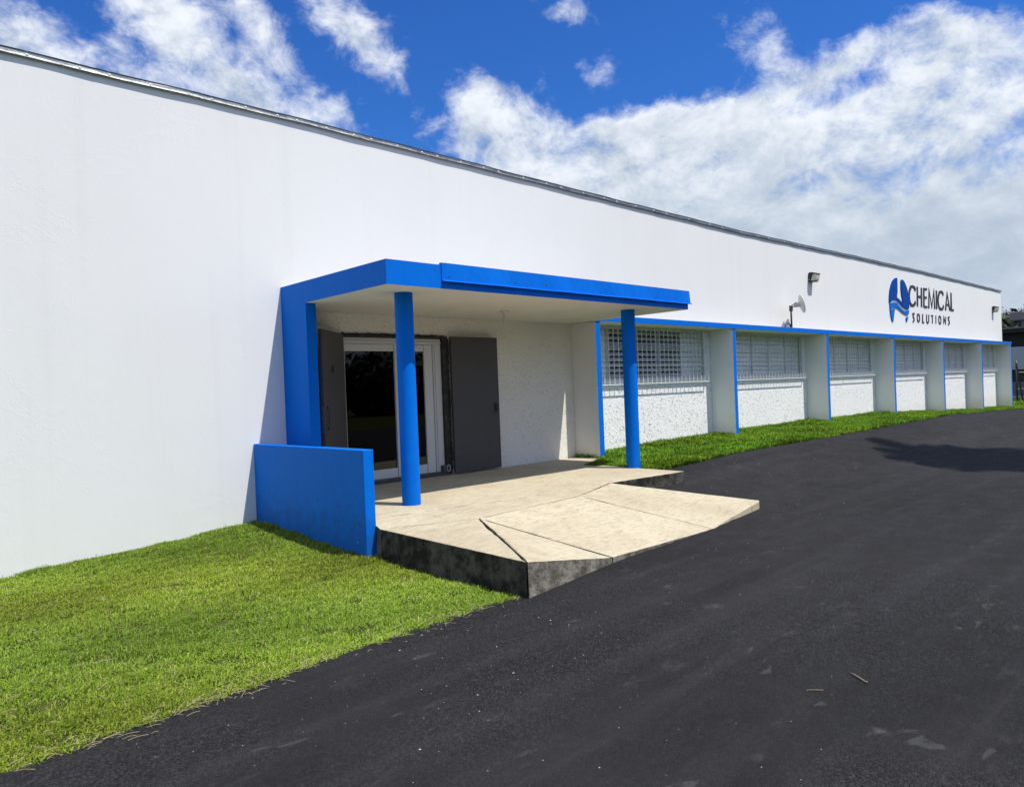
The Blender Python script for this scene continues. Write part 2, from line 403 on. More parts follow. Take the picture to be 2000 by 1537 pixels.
def obj(name, mb, mats, parent=None, label=None, kind=None, smooth=False, bevel=0, origin=None):
    me = bpy.data.meshes.new(name)
    vs = np.array(mb.v, float)
    if origin is None: o0 = np.array([(vs[:, 0].min() + vs[:, 0].max()) / 2, (vs[:, 1].min() + vs[:, 1].max()) / 2, vs[:, 2].min()])
    else: o0 = np.array(origin, float)
    me.from_pydata((vs - o0).tolist(), [], mb.f)
    for m in (mats if isinstance(mats, (list, tuple)) else [mats]): me.materials.append(M[m])
    me.polygons.foreach_set('material_index', mb.m)
    bm = bmesh.new(); bm.from_mesh(me); bmesh.ops.remove_doubles(bm, verts=bm.verts, dist=1e-5)
    bmesh.ops.recalc_face_normals(bm, faces=bm.faces); bm.to_mesh(me); bm.free()
    if smooth: me.polygons.foreach_set('use_smooth', [True] * len(me.polygons))
    me.update()
    o = bpy.data.objects.new(name, me); COL.objects.link(o); WO[o] = Vector(o0)
    if parent: o.parent = parent; o.location = WO[o] - WO[parent]
    else: o.location = WO[o]
    if bevel:
        b = o.modifiers.new('bevel', 'BEVEL'); b.width = bevel; b.segments = 2; b.limit_method = 'ANGLE'
    tag(o, label=label, kind=kind)
    return o


def copy_to(o, delta, parent):
    c = o.copy(); COL.objects.link(c); c.parent = parent
    WO[c] = WO[o] + Vector(delta); c.location = WO[c] - WO[parent]; return c


# ------------------------------------------------------------------ ground levels
def sms(t): t = np.clip(t, 0, 1); return t * t * (3 - 2 * t)
GX = [.15, .442, .9, 1.03, 1.15, 1.69, 2.23, 2.78, 3.33, 3.88, 4.42]
GA = [.004, .021, .034, .04, .04, .053, .054, .05, .027, .010, 0]


def G(x, y):
    x = np.asarray(x, float); y = np.asarray(y, float)
    k = sms((x - .45) / .2); lo = .62 - .15 * k; hi = 1.0 - .18 * k
    return -.187 + (np.interp(x, GX, GA) - .006 * (1 - k)) * sms((y - lo) / (hi - lo))


EX = [-3, .066, .174, .292, .46, .48, .86, 1.02, 1.08, 1.2, 1.322, 1.472, 1.682, 2.0, 2.216, 2.68, 3.0, 3.27, 3.6, 3.88, 4.04, 4.09]
EY = [.452, .463, .471, .482, .487, .60, .73, .765, .762, .765, .770, .764, .748, .748, .756, .768, .80, .835, .87, .89, .875, .85]
def edge(x): return np.interp(x, EX, EY)


def sheet(name, xs, ylo, yhi, rows, off, m, **kw):
    xs = np.asarray(xs); vs = []; fs = []
    ys = np.linspace(0, 1, rows)
    for x in xs:
        a, b_ = ylo(x), yhi(x)
        for q in ys:
            y = a + (b_ - a) * q; vs.append(U(x, y, float(G(x, y))))
    vs = [(p[0], p[1], p[2] + off) for p in vs]
    for i in range(len(xs) - 1):
        for j in range(rows - 1):
            fs.append((i * rows + j, (i + 1) * rows + j, (i + 1) * rows + j + 1, i * rows + j + 1))
    mb = MB().add(vs, fs)
    o = obj(name, mb, m, smooth=True, origin=(0, 0, 0), **kw); return o


gx = np.concatenate([[-240, -60, -15, -6], np.linspace(-3, 5, 81), [7, 15, 60, 240]])
gy = np.concatenate([[-240, -60, -15, -4], np.linspace(-1.6, 1.6, 65), [3, 15, 60, 240]])
mb = MB(); mb.v = [U(x, y, float(G(x, y)) - .0025) for x in gx for y in gy]
ny = len(gy); mb.f = [(i * ny + j, (i + 1) * ny + j, (i + 1) * ny + j + 1, i * ny + j + 1) for i in range(len(gx) - 1) for j in range(ny - 1)]
mb.m = [0] * len(mb.f)
obj('ground', mb, 'soil', smooth=True, origin=(0, 0, 0), kind='structure')
axs = sorted(set(list(np.linspace(-3, 4.09, 160)) + [e for e in EX if e <= 4.09]))
wob = lambda x: edge(x) + .0016 * math.sin(x * 61) + .0013 * math.sin(x * 143 + 1) + .001 * math.sin(x * 317)
sheet('asphalt_drive', axs, lambda x: -1.5, wob, 60, 0.0, 'asphalt', kind='structure')
sheet('lawn', [-3, -1] + list(np.linspace(-.6, .459, 60)), lambda x: wob(x) - .001, lambda x: 1.005, 16, -.008, 'soil', kind='structure')
sheet('lawn', np.linspace(1.045, 4.5, 150), lambda x: wob(x) - .001, lambda x: 1.02, 14, -.008, 'soil', kind='structure')
mb = MB()
for i in range(9):
    y1 = .84 - i * .14
    mb.ubox(4.095, 4.118, y1 - .139, y1, -.20, -.178)
obj('kerb', mb, 'kerb', kind='structure', bevel=.012)

# ------------------------------------------------------------------ warehouse
B = empty('warehouse', U(1.5, 1.0, -.187))
tag(B, 'long white warehouse with blue entrance canopy, blue ledge and six barred windows', 'building')
SOF, TOPC, FY = .1315, .1615, .731             # soffit height, canopy top, canopy front
CX0, CX1 = .500, 1.141
WEND = 4.473
TX = [-2.0, .17, .287, .458, .65, .975, 1.157, 1.338, 1.83, 2.2, 2.548, 3.26, 4.473]
TZ = [.4143, .4143, .4143, .4152, .4132, .4098, .408, .4068, .4035, .4065, .4106, .4150, .4144]
TZ = [z - .0065 for z in TZ]
topz = lambda x: float(np.interp(x, TX, TZ))

# main wall: full height on the left, above the soffit elsewhere
mb = MB()
poly = [(-2.0, -.24), (.5, -.24), (.5, SOF), (WEND, SOF)] + [(x, z) for x, z in zip(TX[::-1], TZ[::-1])]
mb.prism([(x * S, (z + Z0) * S) for x, z in poly], 'y', 1.0 * S, 1.03 * S)
obj('wall', mb, 'wall', B)
XL = [1.142, 1.673, 2.220, 2.769, 3.318, 3.867, 4.388]
FW = .0155


def holed(x0, x1, hx0, hx1, hz0, hz1, zb=-.24, zt=SOF):
    mb = MB(); y0, y1 = 1.012, 1.03
    mb.ubox(x0, hx0, y0, y1, zb, zt); mb.ubox(hx1, x1, y0, y1, zb, zt)
    if hz0 > zb: mb.ubox(hx0, hx1, y0, y1, zb, hz0)
    if hz1 < zt: mb.ubox(hx0, hx1, y0, y1, hz1, zt)
    return mb


DX0, DX1, DZ0, DZ1 = .603, .812, -.1415, .0985
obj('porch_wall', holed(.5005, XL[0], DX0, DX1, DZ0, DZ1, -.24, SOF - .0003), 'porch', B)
WZ0, WZ1 = .0135, .1285
for i in range(6):
    a, b_ = XL[i], XL[i + 1]
    obj('bay_wall', holed(a, b_, a + .020, b_ - .027, WZ0, WZ1, -.24, SOF - .0003), 'rough', B)
obj('bay_wall', MB().ubox(XL[6], WEND, 1.012, 1.03, -.24, SOF - .0003), 'rough', B)
# the rest of the shell
mb = MB()
mb.ubox(WEND - .02, WEND - .0003, 1.0303, 2.6, -.24, topz(WEND) - .003)
mb.ubox(-2.0, -1.98, 1.0303, 2.6, -.24, .40); mb.ubox(-1.9797, WEND - .0203, 2.58, 2.6, -.24, .40)
obj('side_wall', mb, 'wall', B)
obj('roof', MB().ubox(-1.979, WEND - .0206, 1.0306, 2.579, .36, .372), 'roofing', B)
obj('interior_floor', MB().ubox(-1.979, WEND - .0206, 1.0306, 2.579, -.2, -.1425), 'inside', B)
mb = MB().ubox(.45, 1.0, 1.24, 1.25, -.142, .35)
mb.ubox(.44, .4497, 1.0306, 1.25, -.142, .35); mb.ubox(1.0003, 1.01, 1.0306, 1.25, -.142, .35)
obj('interior_wall', mb, 'inside', B)

# metal coping along the parapet, in lapped lengths
seams = [-2.0, -1.4, -.8, -.2, .125, .268, .395, .52, .648, .78, .92, 1.09, 1.27, 1.45, 1.7, 1.95, 2.2, 2.5, 2.8, 3.1, 3.4, 3.7, 4.0, 4.25, 4.478]
for i in range(len(seams) - 1):
    a, b_ = seams[i], seams[i + 1]; n = max(3, int((b_ - a) / .02)); mb = MB(); ring = []
    for k in range(n + 1):
        x = a + (b_ - a) * k / n + (.0006 if k == n else 0); z = topz(x) + .0004 * math.sin(x * 37) + (.0003 if i % 2 else 0)
        w = .0004 * math.sin(x * 61 + i) + .0004 * math.sin(x * 23)
        h = .0062
        prof = [(1.032, z + h), (.9965, z + h + .0004), (.9976 - w * .3, z + h - .0004), (.9972 - w * .5, z + .0022), (.9956 - w * .5, z - .0004), (.9962 - w * .5, z - .0010), (.9982, z + .0012), (.9995, z + .0024)]
        ring += [U(x, y, zz) for y, zz in prof]
    m_ = len(prof)
    mb.add(ring, [(k * m_ + j, (k + 1) * m_ + j, (k + 1) * m_ + (j + 1) % m_, k * m_ + (j + 1) % m_) for k in range(n) for j in range(m_)]
           + [tuple(range(m_))[::-1], tuple(range(n * m_, n * m_ + m_))])
    cp = obj('coping', mb, 'galv', B)
    for q in (.12, .5, .88):
        x = a + (b_ - a) * q
        if -.1 < x < 2.2:
            c = Vector(U(x, .9968, topz(x) + .002))
            obj('screw', MB().lathe([(0, .012), (.009, .010), (.012, .004), (.018, .002), (.018, -.004)], c, (0, -1, .25), 8), 'alu', cp)

# canopy: blue edges, pale soffit
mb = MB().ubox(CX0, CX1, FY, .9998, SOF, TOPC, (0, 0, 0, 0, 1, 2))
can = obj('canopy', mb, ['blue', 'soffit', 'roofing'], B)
mb = MB()
x0, x1 = .583, 1.1445
n = 40; pr = []
for k in range(n + 1):
    x = x0 + (x1 - x0) * k / n; w = .0007 * math.sin(x * 40) + .0005 * math.sin(x * 95)
    for y, z in ((FY + .004, TOPC + .0026), (FY - .0012, TOPC + .0028), (FY - .0022 - w, .1425), (FY - .0058 - w, .1408), (FY - .0050 - w, .1400), (FY - .0002, .1418)):
        pr.append(U(x, y, z))
mb.add(pr, [(k * 6 + j, (k + 1) * 6 + j, (k + 1) * 6 + (j + 1) % 6, k * 6 + (j + 1) % 6) for k in range(n) for j in range(6)] + [(5, 4, 3, 2, 1, 0), tuple(range(n * 6, n * 6 + 6))])
fl = obj('flashing', mb, 'blue', can)
mb = MB()
for k in range(19):
    x = .596 + k * .0297 + random.uniform(-.003, .003); z = .1475 + random.uniform(-.0006, .0022)
    c = Vector(U(x, FY - .0018, z)); mb.lathe([(0, .006), (.006, .005), (.007, .0)], c, (0, -1, 0), 8)
obj('screw_heads', mb, 'steel', can, kind='stuff')

# wing wall on the left of the porch, fins between the windows
obj('fin', MB().ubox(CX0, .5155, .928, .9998, -.24, SOF, (0, 0, 0, 0, 0, 0)), ['blue', 'fin'], B, label='blue left fin carrying the canopy')
for i, x in enumerate(XL):
    obj('fin', MB().ubox(x, x + FW, .947, 1.0118, -.24, SOF - .0003, (1, 1, 0, 1, 1, 1)), ['blue', 'fin'], B, bevel=.008)
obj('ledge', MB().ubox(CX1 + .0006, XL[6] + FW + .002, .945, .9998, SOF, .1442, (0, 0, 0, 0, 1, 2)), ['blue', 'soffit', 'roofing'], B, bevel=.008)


def column(x, y):
    c = Vector(U(x, y, -.20)); h = (SOF + .20) * S - .002
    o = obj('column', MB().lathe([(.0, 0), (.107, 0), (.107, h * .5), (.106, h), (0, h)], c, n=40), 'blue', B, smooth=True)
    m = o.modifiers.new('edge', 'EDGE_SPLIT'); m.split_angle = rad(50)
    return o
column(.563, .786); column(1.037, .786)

# glazed sliding door, with its dark jamb
D_ = obj('glass_door', MB().ubox(.612, .7045, 1.0175, 1.0225, .072, .0835).ubox(.612, .7045, 1.0175, 1.0225, -.1365, -.121)
         .ubox(.7047, .742, 1.016, 1.0225, -.1365, .0835).ubox(.7422, .7655, 1.0175, 1.0225, .072, .0835).ubox(.7422, .7655, 1.0175, 1.0225, -.1365, -.121)
         .ubox(.7657, .783, 1.0165, 1.0225, -.1365, .0835).ubox(.606, .6118, 1.0175, 1.0225, -.1365, .0835), 'alu', B, bevel=.006)
fr_ = MB().ubox(.6035, .8005, 1.0145, 1.0245, .0838, .0935).ubox(.7835, .8005, 1.0145, 1.0245, -.1365, .0835).ubox(.6035, .6055, 1.0145, 1.0245, -.1365, .0835)
fr_.ubox(.7862, .7885, 1.0125, 1.0143, -.1365, .0835).ubox(.6035, .8005, 1.0125, 1.0143, .0855, .088)
obj('frame', fr_, 'alu', D_, bevel=.004)
obj('threshold', MB().ubox(.6035, .8118, 1.0085, 1.0245, -.1425, -.1368), 'steel', D_, bevel=.004)
for a, b_ in ((.6121, .7044), (.7423, .7654)):
    obj('pane', MB().ubox(a, b_, 1.0195, 1.0202, -.1209, .0719), 'glass', D_)
obj('handle', MB().tube([U(.7385, 1.0125, -.04), U(.7385, 1.0095, -.037), U(.7385, 1.0095, -.018), U(.7385, 1.0125, -.015)], .009, 8), 'alu', D_, smooth=True)
jb = MB().ubox(.8007, .8118, 1.0085, 1.028, -.1415, .0982).ubox(.6035, .8005, 1.0105, 1.028, .0937, .0982)
obj('door_jamb', jb, 'jamb', B, bevel=.006)
# ragged mortar left round the jamb
mb = MB()
for k in range(60):
    z = -.135 + k * .0038; w = random.uniform(.0004, .0018)
    mb.ubox(.8122, .8130 + w, 1.0095, 1.0121, z, z + .0037)
for k in range(52):
    x = .604 + k * .0039; h = random.uniform(.0004, .0018)
    mb.ubox(x, x + .0038, 1.0095, 1.0121, .0984, .099 + h)
obj('mortar', mb, 'jamb', B, kind='stuff')
obj('outlet_box', MB().ubox(.7915, .7995, 1.006, 1.0143, -.1365, -.1255), 'door', B, bevel=.004)
obj('hook', MB().tube([Vector(U(.8035, 1.0075, -.131)) + Vector((.03 * math.sin(a), 0, .05 * math.cos(a))) for a in np.linspace(0, 6.28, 14)], .006, 6), 'alu', B, smooth=True)

# the two grey door leaves, both swung open
def leaf_mesh(x0, x1, y0, y1): return MB().ubox(x0, x1, y0, y1, -.1405, .0975)
lf = obj('door_leaf', leaf_mesh(.8125, .9215, .9995, 1.0045), 'door', B, label='grey steel door leaf folded flat on the porch wall', bevel=.004)
obj('lock', MB().ubox(.9095, .9145, .9975, .9994, -.0375, -.0215).ubox(.911, .9165, .9965, .9974, -.036, -.031).ubox(.911, .9165, .9965, .9974, -.0275, -.024), 'black', lf, bevel=.003)
for z in (-.115, -.02, .075):
    obj('hinge', MB().lathe([(0, 0), (.012, 0), (.012, .12), (0, .12)], U(.8085, .9985, z), n=10), 'black', lf, smooth=False)
lf = obj('door_leaf', MB().ubox(0, .104, -.0025, .0025, -.1405, .0975), 'door', B, label='grey steel door leaf standing half open with a round hole', origin=U(0, 0, -.1405), bevel=.004)
lf.location = Vector(U(.6035, 1.0095, -.1405)) - WO[B]; lf.rotation_euler = (0, 0, math.atan2(-.067, -.074))
WO[lf] = Vector(U(0, 0, -.1405))
def onleaf(name, mb, m, **kw):
    o = obj(name, mb, m, lf, **kw); return o
onleaf('hole', MB().lathe([(0, 0), (.052, 0), (.052, .004), (0, .004)], U(.060, .0026, .041), (0, 1, 0), 20), 'charcoal')
onleaf('hole', MB().lathe([(0, 0), (.052, 0), (.052, .004), (0, .004)], U(.060, -.0026, .041), (0, -1, 0), 20), 'charcoal')
onleaf('lock_plate', MB().ubox(.1041, .1046, -.0018, .0018, -.05, -.012), 'galv')
onleaf('handle', MB().tube([U(.092, .0026, -.046), U(.092, .0060, -.043), U(.092, .0060, -.017), U(.092, .0026, -.014)], .010, 8), 'steel', smooth=True)

# six jalousie windows behind basket grilles
slat_me = {}
for i in range(6):
    a, b_ = XL[i] + .020, XL[i + 1] - .027
    y0 = 1.0125
    f = MB(); fw = .005
    f.ubox(a, a + fw, y0 - .0012, 1.026, WZ0, WZ1); f.ubox(b_ - fw, b_, y0 - .0012, 1.026, WZ0, WZ1)
    f.ubox(a + fw, b_ - fw, y0 - .0012, 1.026, WZ1 - .004, WZ1); f.ubox(a + fw, b_ - fw, y0 - .0012, 1.026, WZ0, WZ0 + .004)
    w = obj('window', f, 'alu', B, label='jalousie window with its middle louvres open' if i == 0 else None, bevel=.004)
    nc = 5; cw = (b_ - a - 2 * fw) / nc
    for c in range(nc):
        xa = a + fw + c * cw
        if c: obj('mullion', MB().ubox(xa - .0006, xa + .0006, y0 + .0022, 1.024, WZ0 + .0041, WZ1 - .0041), 'louvre', w)
        op = i == 0 and c in (1, 2, 3)
        rows = 9; rh = (WZ1 - WZ0 - .008) / rows
        gap_end = c == nc - 1 and i > 0
        for r in range(rows):
            zc = WZ0 + .004 + rh * (r + .5)
            tl = rad(47 if op else 7) + rad(random.uniform(-2, 2)); hl = .0064 if op else .0053
            dyy, dzz = hl * math.sin(tl), hl * math.cos(tl)
            yb = y0 + .0062; th = .0005
            xx0, xx1 = xa + .0007, xa + cw - (.006 if gap_end else .0007)
            p = [(yb + dyy, zc + dzz), (yb - dyy, zc - dzz), (yb - dyy + th, zc - dzz - th * .3), (yb + dyy + th, zc + dzz - th * .3)]
            obj('slat', MB().prism([(q[0] * S, (q[1] + Z0) * S) for q in p], 'x', xx0 * S, xx1 * S), 'louvre', w)
    obj('sill', MB().ubox(a - .004, b_ + .004, 1.0085, 1.0119, WZ0 - .0085, WZ0 - .001), 'bar', w, bevel=.006)
    # grille
    ga, gb = a - .002, b_ - .004; gy = .9995; hb = .0007
    g = obj('window_grille', MB().ubox(ga, gb, gy - hb, gy + hb, .0022, .0042), 'bar', B)
    for z in (.0435, .0865, .1265):
        obj('bar', MB().ubox(ga, gb, gy + hb, gy + 3 * hb, z - hb * .9, z + hb * .9), 'bar', g)
    for z in (.0032, .1265):
        for x in (ga, gb - .002):
            obj('bracket', MB().ubox(x, x + .002, gy + 3.1 * hb, 1.0118, z - .001, z + .001), 'bar', g)
    nb = 29; first = None
    for k in range(nb):
        x = ga + .001 + (gb - ga - .002) * k / (nb - 1)
        if first is None:
            first = obj('bar', MB().ubox(x - hb, x + hb, gy - hb, gy + hb * .99, .0043, .1300), 'bar', g); fx = x
        else: copy_to(first, ((x - fx) * S, 0, 0), g)

# ------------------------------------------------------------------ low blue wall beside the porch
mb = MB()
pts = [(.450, .718), (.464, .718), (.464, .9996), (.450, .9996)]
mb.prism([(p[0] * S, p[1] * S) for p in pts], 'z', (-.22 + Z0) * S, (-.061 + Z0) * S)
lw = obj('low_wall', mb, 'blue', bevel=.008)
tag(lw, 'low solid blue wall closing the left side of the porch', 'wall')

# ------------------------------------------------------------------ entrance slab and ramp, cast in panels
R_ = empty('entrance_slab', U(.75, .75, -.187)); tag(R_, kind='structure')


def panel(pts, side, bottom=-.215, shrink=.0011, name='concrete_panel', label=None):
    P = [Vector(p) for p in pts]; n = len(P); Q = []
    for i, p in enumerate(P):                                  # inset by half the joint width
        e1 = (P[i] - P[i - 1]); e2 = (P[(i + 1) % n] - P[i])
        n1 = Vector((-e1.y, e1.x, 0)).normalized(); n2 = Vector((-e2.y, e2.x, 0)).normalized()
        bis = (n1 + n2); bis = bis.normalized() / max(.45, bis.normalized().dot(n1))
        Q.append(p + bis * shrink)
    mb = MB(); top = []; inner = []; mi = []
    for i in range(n):                                         # worn, slightly broken arrises
        a, b_ = Q[i], Q[(i + 1) % n]; e = b_ - a; k = max(1, int(e.length / .011)); nr = Vector((-e.y, e.x, 0)).normalized()
        chip = 0
        for j in range(k):
            if random.random() < .10: chip = random.uniform(.0004, .0014)
            elif random.random() < .5: chip *= .4
            w = random.uniform(0, .00045) + chip
            q = a + e * (j / k) + nr * (w if j else 0)
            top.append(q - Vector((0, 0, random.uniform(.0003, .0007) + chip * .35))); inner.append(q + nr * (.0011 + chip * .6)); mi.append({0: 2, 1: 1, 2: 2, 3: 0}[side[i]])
    m = len(top)
    V1 = [U(*q) for q in top]; V2 = [U(*q) for q in inner]; V0 = [U(q.x, q.y, bottom) for q in top]
    mb.add(V2, [tuple(range(m))], 0)
    for i in range(m):
        j = (i + 1) % m
        mb.add([V0[i], V0[j], V1[j], V1[i]], [(0, 1, 2, 3)], mi[i]); mb.add([V1[i], V1[j], V2[j], V2[i]], [(0, 1, 2, 3)], 0)
    me_o = obj(name, mb, ['slab', 'dark_side', 'edge'], R_, label=label)
    bm = bmesh.new(); bm.from_mesh(me_o.data); bmesh.ops.triangulate(bm, faces=[f for f in bm.faces if len(f.verts) > 4]); bm.to_mesh(me_o.data); bm.free()
    return me_o


L = (.4600, .7050, -.1500); Dp = (.5515, .6406, -.1450); C_ = (.4600, .4702, -.1540); T_ = (.611, .4941, -.1805)
Fm = (.8262, .5040, -.1855); F_ = (.9928, .5261, -.1740); N_ = (.8558, .6946, -.1430); Jc = (.7418, .6553, -.1445)
Kd = (.4655, .7400, -.1432); Km = (.6787, .7040, -.1431)
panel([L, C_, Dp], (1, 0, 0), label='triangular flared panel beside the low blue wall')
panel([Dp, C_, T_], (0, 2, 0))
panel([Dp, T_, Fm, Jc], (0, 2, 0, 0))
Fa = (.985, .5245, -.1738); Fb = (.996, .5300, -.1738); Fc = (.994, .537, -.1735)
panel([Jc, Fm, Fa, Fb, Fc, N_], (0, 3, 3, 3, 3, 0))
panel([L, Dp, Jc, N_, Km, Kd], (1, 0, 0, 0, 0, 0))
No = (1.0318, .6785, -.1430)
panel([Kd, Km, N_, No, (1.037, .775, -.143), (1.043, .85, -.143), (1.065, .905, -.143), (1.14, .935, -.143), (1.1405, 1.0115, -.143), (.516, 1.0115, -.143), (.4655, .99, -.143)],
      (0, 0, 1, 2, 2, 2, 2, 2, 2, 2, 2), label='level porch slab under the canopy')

# ------------------------------------------------------------------ lettering on the wall
SG = empty('wall_sign', (29.2, S, 3.4)); tag(SG, 'raised company lettering with a round blue flask emblem on the white wall', 'sign')


def flat(name, pts, m, th=.035, parent=SG):
    mb = MB(); mb.prism(pts, 'y', S - th, S - .0005)
    o = obj(name, mb, m, parent)
    bm = bmesh.new(); bm.from_mesh(o.data); bmesh.ops.triangulate(bm, faces=[f for f in bm.faces if len(f.verts) > 4]); bm.to_mesh(o.data); bm.free()
    return o


LOGO = [('logo_d', [(26.54, 4.93), (26.59, 4.9), (26.58, 4.68), (26.56, 4.42), (26.5, 4.33), (26.51, 4.26), (26.62, 4.24), (26.81, 4.18), (26.96, 4.12), (27.04, 4.08), (27.03, 4.24), (26.96, 4.39), (26.92, 4.63), (26.94, 4.84), (26.99, 4.89), (27.08, 4.91), (27.25, 4.85), (27.43, 4.71), (27.56, 4.54), (27.63, 4.33), (27.66, 4.17), (27.63, 3.94), (27.52, 3.92), (27.34, 3.93), (27.16, 3.96), (26.95, 4.02), (26.74, 4.11), (26.57, 4.16), (26.36, 4.19), (26.14, 4.17), (25.98, 4.13), (25.83, 4.04), (25.8, 4.15), (25.82, 4.27), (25.88, 4.45), (26.0, 4.64), (26.16, 4.79), (26.36, 4.89)]),
        ('logo_l', [(25.85, 4.02), (25.99, 4.06), (26.24, 4.09), (26.45, 4.08), (26.62, 4.02), (26.8, 3.94), (27.01, 3.87), (27.22, 3.84), (27.45, 3.86), (27.61, 3.9), (27.59, 3.79), (27.51, 3.72), (27.29, 3.74), (27.07, 3.77), (26.89, 3.82), (26.72, 3.87), (26.54, 3.92), (26.29, 3.93), (26.08, 3.91), (25.86, 3.83), (25.84, 3.92)]),
        ('logo_l', [(25.86, 3.81), (26.04, 3.85), (26.26, 3.86), (26.2, 3.73), (26.14, 3.58), (26.07, 3.42), (25.97, 3.52), (25.9, 3.64)]),
        ('logo_l', [(27.53, 3.66), (27.43, 3.64), (27.31, 3.61), (27.36, 3.47), (27.46, 3.56)])]
for m, pts in LOGO: flat('emblem_piece', pts, m)
BIG = [[[(28.4, 4.62), (28.32, 4.71), (28.12, 4.76), (27.92, 4.71), (27.78, 4.55), (27.74, 4.39), (27.76, 4.23), (27.87, 4.1), (28.07, 4.07), (28.26, 4.13), (28.37, 4.22)]],
       [[(28.6, 4.77), (28.55, 4.08)], [(29.03, 4.76), (28.97, 4.08)], [(28.58, 4.42), (29.0, 4.44)]],
       [[(29.29, 4.77), (29.23, 4.07)], [(29.29, 4.74), (29.63, 4.75)], [(29.27, 4.43), (29.57, 4.44)], [(29.24, 4.1), (29.6, 4.1)]],
       [[(29.76, 4.07), (29.85, 4.75), (30.1, 4.12), (30.40, 4.75), (30.42, 4.08)]],
       [[(30.69, 4.77), (30.63, 4.08)]],
       [[(31.49, 4.64), (31.4, 4.74), (31.2, 4.77), (31.02, 4.71), (30.88, 4.55), (30.84, 4.4), (30.87, 4.23), (31.0, 4.12), (31.21, 4.09), (31.38, 4.14), (31.48, 4.24)]],
       [[(31.7, 4.09), (31.96, 4.76), (32.22, 4.1)], [(31.79, 4.3), (32.13, 4.31)]],
       [[(32.45, 4.8), (32.41, 4.12), (32.73, 4.13)]]]
oval = lambda x, z, a, b_: [(x + a * math.cos(q), z + b_ * math.sin(q)) for q in np.linspace(0, 2 * math.pi, 19)]
SML = [[[(28.21, 3.78), (28.13, 3.81), (28.04, 3.77), (28.06, 3.7), (28.13, 3.65), (28.16, 3.58), (28.1, 3.52), (28.0, 3.52)]],
       [oval(28.605, 3.665, .125, .135)], [[(29.06, 3.82), (29.02, 3.52), (29.21, 3.52)]],
       [[(29.49, 3.82), (29.46, 3.59), (29.51, 3.53), (29.62, 3.52), (29.7, 3.58), (29.73, 3.82)]],
       [[(29.98, 3.81), (30.23, 3.81)], [(30.11, 3.81), (30.1, 3.52)]], [[(30.52, 3.82), (30.5, 3.53)]],
       [oval(30.965, 3.68, .135, .145)], [[(31.4, 3.55), (31.44, 3.83), (31.65, 3.55), (31.69, 3.83)]],
       [[(32.17, 3.82), (32.07, 3.84), (31.98, 3.79), (32.0, 3.73), (32.1, 3.68), (32.13, 3.61), (32.05, 3.55), (31.94, 3.55)]]]


def letter(strokes, wx, wz):
    mb = MB(); y0, y1 = S - .018, S - .0006
    for si, st in enumerate(strokes):
        P = [Vector((p[0], p[1])) for p in st]; n = len(P); Lf, Rt = [], []
        for i in range(n):
            closed = (P[0] - P[-1]).length < .01
            a = P[i - 1] if i else (P[-2] if closed else P[0]); c = P[i + 1] if i < n - 1 else (P[1] if closed else P[-1])
            d = (c - a).normalized(); w_ = (wx * abs(d.y) + wz * abs(d.x)) / 2
            k = 1.0
            if 0 < i < n - 1:
                ca = (P[i] - P[i - 1]).normalized().dot((P[i + 1] - P[i]).normalized()); k = 1 / max(.5, math.sqrt(max(0.05, (1 + ca) / 2)))
            nn = Vector((-d.y, d.x)) * w_ * k
            Lf.append(P[i] + nn); Rt.append(P[i] - nn)
        o = si * .0009
        for i in range(n - 1):
            q = [Lf[i], Lf[i + 1], Rt[i + 1], Rt[i]]
            mb.prism([(p.x, p.y) for p in q], 'y', y0 - o, y1)
    return mb
for s_ in BIG: obj('letter', letter(s_, .122, .066), 'letter', SG)
for s_ in SML: obj('letter', letter(s_, .062, .036), 'letter', SG)

# ------------------------------------------------------------------ things on the wall
def wall_lamp(x, label):
    r = empty('wall_lamp', U(x + .0145, 1.0, .296)); tag(r, label, 'lamp', 'wall lamps above the windows')
    a, b_ = x * S, (x + .029) * S; zb = (.296 + Z0) * S; k = S
    pr = [(k - .0005, zb), (k - .0005, zb + .22), (k - .02, zb + .25), (k - .07, zb + .262), (k - .235, zb + .215), (k - .235, zb + .195), (k - .12, zb + .205), (k - .05, zb + .03), (k - .17, zb + .012), (k - .17, zb - .003)]
    obj('housing', MB().prism(pr, 'x', a, b_), 'black', r, bevel=.006)
    ln = [(k - .122, zb + .204), (k - .222, zb + .196), (k - .205, zb + .055), (k - .155, zb + .014), (k - .054, zb + .031)]
    obj('lens', MB().prism(ln, 'x', a + .018, b_ - .018), 'lens', r, bevel=.008)
    obj('bolt', MB().lathe([(0, .01), (.012, .008), (.014, 0)], (a - .001, k - .03, zb + .05), (-1, 0, 0), 8), 'alu', r)
    return r
wall_lamp(2.230, 'black wall lamp with pale lens above the small dish antenna')
wall_lamp(4.297, 'black wall lamp with pale lens near the far corner of the white wall')

DA = empty('dish_antenna', U(2.034, .965, .1442)); tag(DA, 'small round dish antenna on a dark pole standing on the blue ledge', 'antenna')
pb = Vector(U(2.034, .965, .1444)); pt = Vector(U(2.034, .965, .206))
obj('pole', MB().tube([pb, pt], .023, 12), 'steel', DA, smooth=True)
dc = Vector(U(2.085, .958, .2165)); ax = Vector((.60, -.76, .22)).normalized()
prof = [(r, .11 * (r / .245) ** 2 * .5 - .045) for r in np.linspace(0, .245, 9)]
prof += [(.245, prof[-1][1] + .012)] + [(r, .11 * (r / .245) ** 2 * .5 - .033) for r in np.linspace(.24, 0, 6)]
obj('dish', MB().lathe(prof, dc, ax, 36), 'dish', DA, smooth=True)
hub = dc - ax * .07
obj('mount', MB().lathe([(0, -.10), (.05, -.10), (.06, -.02), (.075, .03), (0, .03)], hub, ax, 16).tube([hub - ax * .09, hub - ax * .15, pt - Vector((0, 0, .06))], .035, 8), 'dish', DA)
